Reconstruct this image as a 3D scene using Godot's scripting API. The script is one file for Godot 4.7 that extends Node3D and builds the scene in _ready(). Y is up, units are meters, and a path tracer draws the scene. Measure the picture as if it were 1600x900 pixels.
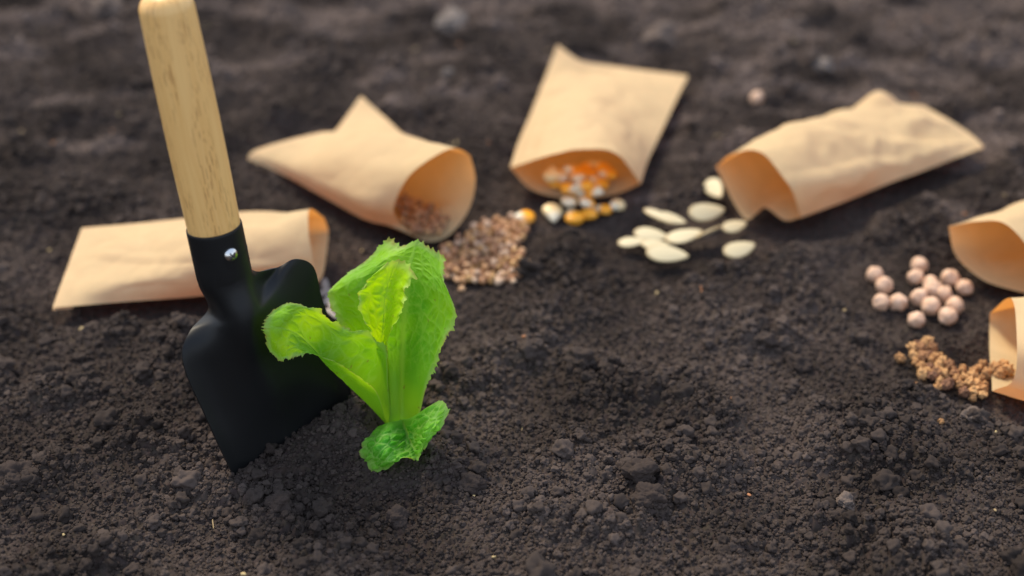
extends Node3D

# A garden bed seen from above: a hand trowel stuck in dark soil, a lettuce seedling, six kraft paper packets and the seeds spilled from them.

var taken := {}
var rng := RandomNumberGenerator.new()
var n_wide := FastNoiseLite.new()
var n_mask := FastNoiseLite.new()
var n_clod := FastNoiseLite.new()
var n_lump := FastNoiseLite.new()
var n_grain := FastNoiseLite.new()
var n_fine := FastNoiseLite.new()
var n_cell := FastNoiseLite.new()
var rests: Array = []     # [end, end, radius, how far it is pressed flat, height it is pressed to]
var m_soil: StandardMaterial3D
var m_paper: StandardMaterial3D
var m_leaf: StandardMaterial3D
var m_seed: StandardMaterial3D


# ---------------------------------------------------------------- helpers

func numbered(called: String) -> String:
	if not taken.has(called):
		taken[called] = 0
		return called
	taken[called] += 1
	return "%s_%03d" % [called, taken[called]]


func tag(o: Node3D, label: String, category: String, group := "") -> void:
	o.set_meta("label", label)
	o.set_meta("category", category)
	if group != "":
		o.set_meta("group", group)


func thing(called: String, label: String, category: String, where: Vector3, group := "") -> Node3D:
	var o := Node3D.new()
	o.name = numbered(called)
	add_child(o)
	o.position = where
	tag(o, label, category, group)
	return o


func part(called: String, mesh: Mesh, m: Material, parent: Node) -> MeshInstance3D:
	var o := MeshInstance3D.new()
	o.name = called
	o.mesh = mesh
	o.material_override = m
	o.cast_shadow = GeometryInstance3D.SHADOW_CASTING_SETTING_ON
	parent.add_child(o, true)
	return o


func noise(kind: int, freq: float, s: int, octaves := 1) -> FastNoiseLite:
	var n := FastNoiseLite.new()
	n.noise_type = kind
	n.frequency = freq
	n.seed = s
	n.fractal_type = FastNoiseLite.FRACTAL_NONE if octaves < 2 else FastNoiseLite.FRACTAL_FBM
	n.fractal_octaves = octaves
	return n


func cells(freq: float, s: int, what := FastNoiseLite.RETURN_DISTANCE) -> FastNoiseLite:
	var n := noise(FastNoiseLite.TYPE_CELLULAR, freq, s)
	n.cellular_distance_function = FastNoiseLite.DISTANCE_EUCLIDEAN
	n.cellular_return_type = what
	n.cellular_jitter = 1.0
	return n


func grid_mesh(p: PackedVector3Array, rows: int, cols: int, c := PackedColorArray(), closed := false, uv := PackedVector2Array()) -> ArrayMesh:
	var idx := PackedInt32Array()
	var last := cols if closed else cols - 1
	for i in rows - 1:
		for j in last:
			var a := i * cols + j
			var b := i * cols + (j + 1) % cols
			idx.append_array([a, b, a + cols, b, b + cols, a + cols])
	return index_mesh(p, idx, c, uv)


func index_mesh(p: PackedVector3Array, idx: PackedInt32Array, c := PackedColorArray(), uv := PackedVector2Array()) -> ArrayMesh:
	var n := PackedVector3Array()
	n.resize(p.size())
	for t in range(0, idx.size(), 3):
		var a := p[idx[t]]
		var w := (p[idx[t + 2]] - a).cross(p[idx[t + 1]] - a)
		for k in 3:
			n[idx[t + k]] += w
	for k in n.size():
		n[k] = n[k].normalized() if n[k].length_squared() > 1e-24 else Vector3.UP
	var arr := []
	arr.resize(Mesh.ARRAY_MAX)
	arr[Mesh.ARRAY_VERTEX] = p
	arr[Mesh.ARRAY_NORMAL] = n
	arr[Mesh.ARRAY_INDEX] = idx
	if c.size() == p.size():
		arr[Mesh.ARRAY_COLOR] = c
	if uv.size() == p.size():
		arr[Mesh.ARRAY_TEX_UV] = uv
	var m := ArrayMesh.new()
	m.add_surface_from_arrays(Mesh.PRIMITIVE_TRIANGLES, arr)
	return m


func along(a: Array, t: float) -> Vector3:
	var x := clampf(t, 0.0, 1.0) * (a.size() - 1)
	var i := mini(int(x), a.size() - 2)
	var p1: Vector3 = a[i]
	var p2: Vector3 = a[i + 1]
	var p0: Vector3 = a[i - 1] if i > 0 else p1 * 2.0 - p2
	var p3: Vector3 = a[i + 2] if i + 2 < a.size() else p2 * 2.0 - p1
	return p1.cubic_interpolate(p2, p0, p3, x - i)


func net_points(net: Array, rows: int, cols: int) -> PackedVector3Array:
	var wide := []
	for r in net:
		var w := []
		for j in cols:
			w.append(along(r, float(j) / (cols - 1)))
		wide.append(w)
	var out := PackedVector3Array()
	out.resize(rows * cols)
	var line := []
	line.resize(net.size())
	for j in cols:
		for k in net.size():
			line[k] = wide[k][j]
		for i in rows:
			out[i * cols + j] = along(line, float(i) / (rows - 1))
	return out


func grid_normals(p: PackedVector3Array, rows: int, cols: int) -> PackedVector3Array:
	var n := PackedVector3Array()
	n.resize(p.size())
	for i in rows:
		for j in cols:
			var du := p[mini(i + 1, rows - 1) * cols + j] - p[maxi(i - 1, 0) * cols + j]
			var dv := p[i * cols + mini(j + 1, cols - 1)] - p[i * cols + maxi(j - 1, 0)]
			n[i * cols + j] = du.cross(dv).normalized()
	return n


func shell(p: PackedVector3Array, rows: int, cols: int, thick: float) -> ArrayMesh:
	# a sheet with both faces and its rim
	var n := grid_normals(p, rows, cols)
	var q := PackedVector3Array(p)
	var idx := PackedInt32Array()
	var size := p.size()
	for k in size:
		q.append(p[k] - n[k] * thick)
	for i in rows - 1:
		for j in cols - 1:
			var a := i * cols + j
			idx.append_array([a, a + 1, a + cols, a + 1, a + cols + 1, a + cols])
			idx.append_array([a + size, a + cols + size, a + 1 + size, a + 1 + size, a + cols + size, a + cols + 1 + size])
	var round_ := []
	for j in cols - 1: round_.append(j)
	for i in rows - 1: round_.append(i * cols + cols - 1)
	for j in range(cols - 1, 0, -1): round_.append((rows - 1) * cols + j)
	for i in range(rows - 1, 0, -1): round_.append(i * cols)
	for k in round_.size():
		var a: int = round_[k]
		var b: int = round_[(k + 1) % round_.size()]
		# the rim has vertices of its own, so that its edges stay sharp
		var s := q.size()
		q.append_array([q[a], q[b], q[a + size], q[b + size]])
		idx.append_array([s, s + 2, s + 1, s + 1, s + 2, s + 3])
	return index_mesh(q, idx)


func lathe(profile: Array, sides: int, with_uv := false) -> ArrayMesh:
	# profile: [radius, height] from the bottom up, round the y axis
	var p := PackedVector3Array()
	var uv := PackedVector2Array()
	var cols := sides + 1 if with_uv else sides
	for k in profile.size():
		for j in cols:
			var a := TAU * j / sides
			p.append(Vector3(cos(a) * profile[k][0], profile[k][1], sin(a) * profile[k][0]))
			uv.append(Vector2(float(j) / sides, float(k) / (profile.size() - 1)))
	if with_uv:
		for k in profile.size():
			for j in cols:
				uv[k * cols + j].y = profile[k][1]
	return grid_mesh(p, profile.size(), cols, PackedColorArray(), not with_uv, uv if with_uv else PackedVector2Array())


func ball(div: int) -> Array:
	# an icosphere: [points, indices]
	var t := (1.0 + sqrt(5.0)) / 2.0
	var p: Array = []
	for v in [[-1, t, 0], [1, t, 0], [-1, -t, 0], [1, -t, 0], [0, -1, t], [0, 1, t], [0, -1, -t], [0, 1, -t], [t, 0, -1], [t, 0, 1], [-t, 0, -1], [-t, 0, 1]]:
		p.append(Vector3(v[0], v[1], v[2]).normalized())
	var f: Array = [0, 11, 5, 0, 5, 1, 0, 1, 7, 0, 7, 10, 0, 10, 11, 1, 5, 9, 5, 11, 4, 11, 10, 2, 10, 7, 6, 7, 1, 8, 3, 9, 4, 3, 4, 2, 3, 2, 6, 3, 6, 8, 3, 8, 9, 4, 9, 5, 2, 4, 11, 6, 2, 10, 8, 6, 7, 9, 8, 1]
	for d in div:
		var mid := {}
		var g: Array = []
		for k in range(0, f.size(), 3):
			var m := []
			for e in 3:
				var a: int = f[k + e]
				var b: int = f[k + (e + 1) % 3]
				var key := mini(a, b) * 100000 + maxi(a, b)
				if not mid.has(key):
					mid[key] = p.size()
					p.append(((p[a] + p[b]) * 0.5).normalized())
				m.append(mid[key])
			g.append_array([f[k], m[0], m[2], f[k + 1], m[1], m[0], f[k + 2], m[2], m[1], m[0], m[1], m[2]])
		f = g
	for k in range(0, f.size(), 3):   # clockwise from outside
		var s = f[k + 1]
		f[k + 1] = f[k + 2]
		f[k + 2] = s
	return [PackedVector3Array(p), PackedInt32Array(f)]


func lump_mesh(div: int, s: int, rough: float, fine: float, squash := Vector3.ONE, knob := 2.6, grit := 0.0) -> ArrayMesh:
	# a crumb of earth: a ball pushed in and out by two noises
	var b := ball(div)
	var n1 := noise(FastNoiseLite.TYPE_SIMPLEX_SMOOTH, 0.9, s)
	var n2 := cells(knob, s + 7)
	var n3 := cells(7.5, s + 9)
	var p: PackedVector3Array = b[0]
	for k in p.size():
		var v := p[k]
		var d := n2.get_noise_3dv(v) + 1.0
		p[k] = v * (1.0 + rough * n1.get_noise_3dv(v) + fine * (0.45 - d) + grit * (0.4 - (n3.get_noise_3dv(v) + 1.0 if grit > 0.0 else 0.4))) * squash
	return index_mesh(p, b[1])


func mat(c: Color, rough: float, spec := 0.5) -> StandardMaterial3D:
	var m := StandardMaterial3D.new()
	m.albedo_color = c
	m.roughness = rough
	m.metallic_specular = spec
	return m


func lin(r: float, g: float, b: float) -> Color:
	return Color(r, g, b).linear_to_srgb()


# ---------------------------------------------------------------- the soil

func dome(d: float) -> float:
	return maxf(0.0, 1.0 - d * d * 1.25)


func pressed(x: float, z: float) -> Vector2:
	# how much the soil is pressed flat here, and to what height
	var best := Vector2.ZERO
	for r in rests:
		var a: Vector2 = r[0]
		var ab: Vector2 = r[1] - a
		var q := Vector2(x, z)
		var t := clampf((q - a).dot(ab) / maxf(ab.length_squared(), 1e-9), 0.0, 1.0)
		var d := q.distance_to(a + ab * t) / float(r[2])
		if d < 1.35:
			var w := float(r[3]) * (1.0 - smoothstep(0.75, 1.35, d))
			if w > best.x:
				best = Vector2(w, r[4])
	return best


func height(x: float, z: float) -> float:
	var far := maxf(absf(x), absf(z))
	var h := n_wide.get_noise_2d(x, z) * 0.008
	# the soil heaped up against the trowel
	h += 0.007 * exp(-(pow((x + 0.082) / 0.03, 2) + pow((z - 0.128) / 0.022, 2)))
	h -= 0.006 * exp(-(pow((x + 0.135) / 0.03, 2) + pow((z - 0.165) / 0.03, 2)))
	if far > 1.2:
		return h * 3.0
	var wx := x + n_fine.get_noise_2d(x * 0.35, z * 0.35) * 0.004
	var wz := z + n_fine.get_noise_2d(x * 0.35 + 7.0, z * 0.35) * 0.004
	var m := clampf(0.5 + n_mask.get_noise_2d(x, z) * 1.3, 0.0, 1.0)
	var body := dome(n_clod.get_noise_2d(wx, wz) + 1.0) * 0.0066 * m * m
	var small := dome(n_lump.get_noise_2d(wx, wz) + 1.0) * 0.0042 * (0.4 + 0.6 * m)
	small += dome(n_grain.get_noise_2d(x, z) + 1.0) * 0.0018
	small += n_fine.get_noise_2d(x, z) * 0.0009
	var w := pressed(x, z)
	h = lerpf(h + body, w.y, w.x) + small * (1.0 - 0.62 * w.x) - 0.004
	return h


func lines(lo: float, hi: float, step: float) -> PackedFloat32Array:
	var out := PackedFloat32Array()
	var n := int((hi - lo) / step)
	var before := []
	var s := step
	var x := lo
	while x > -60.0:
		s *= 1.45
		x -= s
		before.append(x)
	before.reverse()
	out.append_array(PackedFloat32Array(before))
	for k in n + 1:
		out.append(lo + (hi - lo) * k / n)
	s = step
	x = hi
	while x < 60.0:
		s *= 1.45
		x += s
		out.append(x)
	return out


func build_soil() -> void:
	var xs := lines(-0.47, 0.47, 0.0013)
	var zs := lines(-0.5, 0.27, 0.0013)
	var nx := xs.size()
	var nz := zs.size()
	var p := PackedVector3Array()
	p.resize(nx * nz)
	for j in nz:
		for i in nx:
			p[j * nx + i] = Vector3(xs[i], height(xs[i], zs[j]), zs[j])
	var n := PackedVector3Array()
	n.resize(nx * nz)
	var c := PackedColorArray()
	c.resize(nx * nz)
	for j in nz:
		for i in nx:
			var dx := p[j * nx + mini(i + 1, nx - 1)] - p[j * nx + maxi(i - 1, 0)]
			var dz := p[mini(j + 1, nz - 1) * nx + i] - p[maxi(j - 1, 0) * nx + i]
			n[j * nx + i] = dz.cross(dx).normalized()
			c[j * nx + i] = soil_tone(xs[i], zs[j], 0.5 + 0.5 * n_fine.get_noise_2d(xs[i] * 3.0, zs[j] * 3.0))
	var idx := PackedInt32Array()
	idx.resize((nx - 1) * (nz - 1) * 6)
	var k := 0
	for j in nz - 1:
		for i in nx - 1:
			var a := j * nx + i
			idx[k] = a
			idx[k + 1] = a + 1
			idx[k + 2] = a + nx
			idx[k + 3] = a + 1
			idx[k + 4] = a + nx + 1
			idx[k + 5] = a + nx
			k += 6
	var arr := []
	arr.resize(Mesh.ARRAY_MAX)
	arr[Mesh.ARRAY_VERTEX] = p
	arr[Mesh.ARRAY_NORMAL] = n
	arr[Mesh.ARRAY_COLOR] = c
	arr[Mesh.ARRAY_INDEX] = idx
	var mesh := ArrayMesh.new()
	mesh.add_surface_from_arrays(Mesh.PRIMITIVE_TRIANGLES, arr)
	var o := part("ground", mesh, m_soil, self)
	o.set_meta("kind", "structure")
	o.set_meta("label", "dark brown crumbly garden soil")


func soil_tone(x: float, z: float, r: float) -> Color:
	# the same earth, drier in patches and uneven from grain to grain
	var dry_haze := clampf(0.5 + 0.9 * n_mask.get_noise_2d(x * 0.6 + 3.0, z * 0.6), 0.0, 1.0)
	# blotches paler toward the far right: dry earth, and haze painted into the colour
	dry_haze += 2.0 * smoothstep(0.1, 0.5, n_mask.get_noise_2d(x * 0.5 + 9.0, z * 1.4) + clampf((-0.2 - z) * 2.4 + x * 0.5, -0.8, 0.55))
	var k := (0.5 + 0.5 * dry_haze) * (0.62 + 0.66 * r)
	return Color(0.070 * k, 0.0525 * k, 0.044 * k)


func build_crumbs() -> void:
	var root := Node3D.new()
	root.name = "soil_crumbs"
	add_child(root)
	root.set_meta("kind", "stuff")
	root.set_meta("label", "loose crumbs and grains of dark soil")
	root.set_meta("category", "soil")
	var kinds := []
	for k in 3: kinds.append(lump_mesh(1, 11 + k, 0.35, 0.3, Vector3(1.0, 0.8, 1.0)))
	for k in 4: kinds.append(lump_mesh(2, 31 + k, 0.45, 0.38, Vector3(1.0, 0.78, 0.95)))
	for k in 3: kinds.append(lump_mesh(3, 51 + k, 0.4, 0.34, Vector3(1.0, 0.75, 0.9), 2.6, 0.16))
	var spread := [[240000, 0.00035, 0.0009, 0, 3], [70000, 0.0008, 0.0019, 3, 4], [9000, 0.0016, 0.0034, 3, 4], [600, 0.003, 0.0062, 7, 3]]
	var done := 0
	for s in spread:
		for at in int(s[4]):
			var buf := PackedFloat32Array()
			for k in int(s[0]) / int(s[4]):
				var z := rng.randf_range(-0.48, 0.262)
				var half := 0.29 + (0.26 - z) * 0.27
				var x := rng.randf_range(-half, half)
				var r: float = lerpf(s[1], s[2], pow(rng.randf(), 2.0))
				if r > 0.0009:
					# coarser where the soil is cloddy
					if n_mask.get_noise_2d(x, z) * 1.2 + 0.5 < rng.randf() * 0.9 and r > 0.0014:
						continue
					if r > 0.0011 and pressed(x, z).x > 0.25:
						continue
				var y := height(x, z) + r * rng.randf_range(-0.15, 0.55)
				var b := Basis.from_euler(Vector3(rng.randf_range(-0.6, 0.6), rng.randf() * TAU, rng.randf_range(-0.6, 0.6))).scaled(Vector3(r, r, r) * rng.randf_range(0.85, 1.2))
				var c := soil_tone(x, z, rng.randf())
				buf.append_array(PackedFloat32Array([b.x.x, b.y.x, b.z.x, x, b.x.y, b.y.y, b.z.y, y, b.x.z, b.y.z, b.z.z, z, c.r, c.g, c.b, 1.0]))
			var mm := MultiMesh.new()
			mm.transform_format = MultiMesh.TRANSFORM_3D
			mm.use_colors = true
			mm.mesh = kinds[int(s[3]) + at]
			mm.instance_count = buf.size() / 16
			mm.buffer = buf
			var o := MultiMeshInstance3D.new()
			o.name = "crumbs" if done == 0 else "crumbs_%03d" % done
			done += 1
			o.multimesh = mm
			o.material_override = m_soil
			root.add_child(o, true)


# ---------------------------------------------------------------- the packets

func paper_sheet(net: Array, rows: int, cols: int, s: int, wrinkle: float) -> ArrayMesh:
	var p := net_points(net, rows, cols)
	var n := grid_normals(p, rows, cols)
	var fold := noise(FastNoiseLite.TYPE_SIMPLEX_SMOOTH, 26.0, s)
	fold.fractal_type = FastNoiseLite.FRACTAL_RIDGED
	fold.fractal_octaves = 2
	var soft := noise(FastNoiseLite.TYPE_SIMPLEX_SMOOTH, 22.0, s + 3)
	# a few sharp creases across the sheet: [point, direction across it, reach on either side, depth]
	var creases := []
	var dice := RandomNumberGenerator.new()
	dice.seed = s
	for k in 9:
		var a := dice.randf() * TAU
		creases.append([Vector2(dice.randf(), dice.randf()), Vector2(cos(a), sin(a)), dice.randf_range(0.06, 0.2), dice.randf_range(0.06, 0.35), dice.randf_range(-1.0, 1.0), dice.randf_range(0.2, 0.5)])
	for i in rows:
		for j in cols:
			var k := i * cols + j
			var u := float(i) / (rows - 1)
			var v := float(j) / (cols - 1)
			var kink := 0.0
			for c in creases:
				var d: Vector2 = Vector2(u, v) - c[0]
				var x := d.dot(c[1])
				var reach: float = c[2] if x < 0.0 else c[3]
				var side := absf(d.x * c[1].y - d.y * c[1].x) / float(c[5])
				kink += float(c[4]) * maxf(0.0, 1.0 - absf(x) / reach) * maxf(0.0, 1.0 - side * side)
			var w := minf(1.0, minf(v, 1.0 - v) * 7.0) * minf(1.0, (1.0 - u) * 8.0) * (0.35 + 0.65 * minf(1.0, u * 5.0))
			p[k] += n[k] * w * wrinkle * (fold.get_noise_3dv(p[k]) * 0.5 + 0.6 * soft.get_noise_3dv(p[k]) + 0.8 * kink)
	return grid_mesh(p, rows, cols)


func packet(upper: Array, lower: Array, label: String, s: int, wrinkle := 0.0024) -> void:
	var e_ := upper.size() - 1
	var base: Vector3 = (upper[0][0] + upper[0][-1] + upper[e_][0] + upper[e_][-1]) / 4.0
	base.y = 0.0
	var t := thing("paper_packet", label, "paper packet", base, "open kraft paper seed packets")
	for net in [upper, lower]:
		for r in net:
			for k in r.size():
				r[k] -= base
	part("upper_sheet", paper_sheet(upper, 91, 71, s, wrinkle), m_paper, t)
	part("lower_sheet", paper_sheet(lower, 41, 33, s + 50, wrinkle * 0.5), m_paper, t)
	# the glued fold across the closed end
	var strip := []
	for k in 2:
		var r := []
		for j in upper[0].size():
			var e: Vector3 = upper[e_][j]
			var i: Vector3 = upper[e_ - 1][j]
			r.append(e.lerp(i, [0.0, 0.28][k]) - Vector3(0, 0.0012, 0))
		strip.append(r)
	part("end_fold", shell(net_points(strip, 8, 33), 8, 33, 0.0004), m_paper, t)


# ---------------------------------------------------------------- the lettuce

func leaf_mesh(net: Array, rows: int, cols: int, o: Dictionary) -> ArrayMesh:
	var s: int = o.seed
	var p := net_points(net, rows, cols)
	var n := grid_normals(p, rows, cols)
	var tone := noise(FastNoiseLite.TYPE_SIMPLEX_SMOOTH, 26.0, s, 3)
	var wave := noise(FastNoiseLite.TYPE_SIMPLEX_SMOOTH, 1.0, s + 1)
	var web := cells(1.0, s + 2, FastNoiseLite.RETURN_DISTANCE2_SUB)
	var tooth := noise(FastNoiseLite.TYPE_SIMPLEX, 1.0, s + 3)
	var spot := noise(FastNoiseLite.TYPE_SIMPLEX, 160.0, s + 4)
	var c := PackedColorArray()
	c.resize(p.size())
	# lobes end in corners: towards the margin the outline runs straight from one to the next
	for i in rows:
		for j in cols:
			var w := float(o.corner) * maxf(pow(absf(2.0 * j / (cols - 1) - 1.0), 5.0), pow(float(i) / (rows - 1), 8.0))
			p[i * cols + j] = p[i * cols + j].lerp(straight(net, float(i) / (rows - 1), float(j) / (cols - 1)), w)
	var q := PackedVector3Array(p)
	var long: float = o.long
	var wide: float = o.wide
	for i in rows:
		var u := float(i) / (rows - 1)
		for j in cols:
			var k := i * cols + j
			var v := float(j) / (cols - 1) * 2.0 - 1.0
			var av := absf(v)
			var a := u * long
			var b := v * wide * 0.5
			# veins: a midrib, branches leaving it at a slant, a fine web between them
			var rib := 1.0 - smoothstep(0.0, lerpf(float(o.rib), 0.03, pow(u, 0.6)), av)
			var f := a * float(o.branches) - av * wide * 0.5 * float(o.slant) + (0.5 if v > 0.0 else 0.0) + wave.get_noise_2d(a * 1.2, b * 1.2 + s) * 0.35
			var d := absf(f - roundf(f)) / float(o.branches)
			var branch := (1.0 - smoothstep(0.0, 0.05, d)) * smoothstep(0.1, 0.25, u) * (1.0 - 0.5 * av) * (1.0 - 0.7 * smoothstep(0.75, 1.0, u))
			var g := web.get_noise_2d(a * 1.9, b * 1.9) + 1.0
			var g2 := web.get_noise_2d(a * 5.0 + 40.0, b * 5.0) + 1.0
			var thread := (1.0 - smoothstep(0.0, 0.25, g2)) * smoothstep(0.15, 0.4, u)
			var net_line := (1.0 - smoothstep(0.0, 0.16, g)) * smoothstep(0.15, 0.4, u)
			var vein := clampf(rib + branch * 0.9 + net_line * 0.6 + thread * 0.35, 0.0, 1.0)
			var puff := smoothstep(0.0, 0.55, g) * smoothstep(0.0, 0.25, d) * (1.0 - rib) * smoothstep(0.12, 0.4, u) * (1.0 - 0.6 * smoothstep(0.75, 1.0, u))
			# the margin: ruffled and finely toothed
			var edge := maxf(av, smoothstep(0.55, 1.0, u) * u)
			var ruff := pow(av, 2.5) * smoothstep(0.15, 0.5, u) + pow(maxf(0.0, u - 0.6) / 0.4, 2.0) * 0.2
			var way := a * float(o.ruffles) + (3.7 if v > 0.0 else 0.0)
			var lift := float(o.ruffle) * ruff * wave.get_noise_2d(way, v * 1.6)
			q[k] = p[k] + n[k] * (lift + float(o.puff) * puff - float(o.puff) * 0.8 * rib * (1.0 - u))
			var t1 := pow(absf(fposmod(a * float(o.teeth) + 0.4 * tooth.get_noise_2d(a * 6.0, v), 1.0) * 2.0 - 1.0), 1.5) * (0.5 + 0.5 * tooth.get_noise_2d(a * 3.0, v * 5.0 + 9.0))
			if av > 0.9 and u > 0.2:
				var inward := p[i * cols + (cols - 6 if v > 0 else 5)]
				q[k] += (p[k] - inward).normalized() * (float(o.tooth) * t1 + float(o.scallop) * sin(a * 6.5 + 2.0 * wave.get_noise_2d(a, v * 3.0)) ) * smoothstep(0.9, 1.0, av)
			if u > 0.95:
				var t2 := pow(absf(fposmod(b * float(o.teeth), 1.0) * 2.0 - 1.0), 1.5) * (0.6 + 0.4 * tooth.get_noise_2d(b * 3.0, 4.0))
				q[k] += (p[k] - p[(rows - 6) * cols + j]).normalized() * float(o.tooth) * t2 * smoothstep(0.95, 1.0, u)
			# pigment: yellow-green blade, pale veins, browned margin in places
			var mixv := clampf(0.5 + 0.8 * tone.get_noise_3dv(p[k]), 0.0, 1.0)
			var col: Color = (o.dark as Color).lerp(o.light, mixv)
			col = col.lerp(o.vein, vein * float(o.pale))
			col = col.lerp(o.stalk, (1.0 - smoothstep(0.0, 0.35, u)) * 0.6 + rib * 0.5 * (1.0 - u))
			col = col.lerp(Color(0.42, 0.58, 0.2), smoothstep(0.86, 0.98, edge) * 0.45)
			var brown := smoothstep(0.955, 1.0, edge) * clampf(0.55 + 1.6 * tooth.get_noise_2d(a * 0.9, v * 2.0 + 3.0), 0.0, 1.0)
			col = col.lerp(Color(0.36, 0.25, 0.07), brown * float(o.brown))
			if spot.get_noise_3dv(p[k]) > 0.955:
				col = col.lerp(Color(0.22, 0.13, 0.04), 0.7)
			c[k] = col
	return grid_mesh(q, rows, cols, c)


func straight(net: Array, u: float, v: float) -> Vector3:
	var x := u * (net.size() - 1)
	var i := mini(int(x), net.size() - 2)
	var y: float = v * (net[0].size() - 1)
	var j: int = mini(int(y), net[0].size() - 2)
	var a: Vector3 = net[i][j].lerp(net[i][j + 1], y - j)
	var b: Vector3 = net[i + 1][j].lerp(net[i + 1][j + 1], y - j)
	return a.lerp(b, x - i)


func shift_net(net: Array, by: Vector3) -> Array:
	for r in net:
		for k in r.size():
			r[k] -= by
	return net


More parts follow.
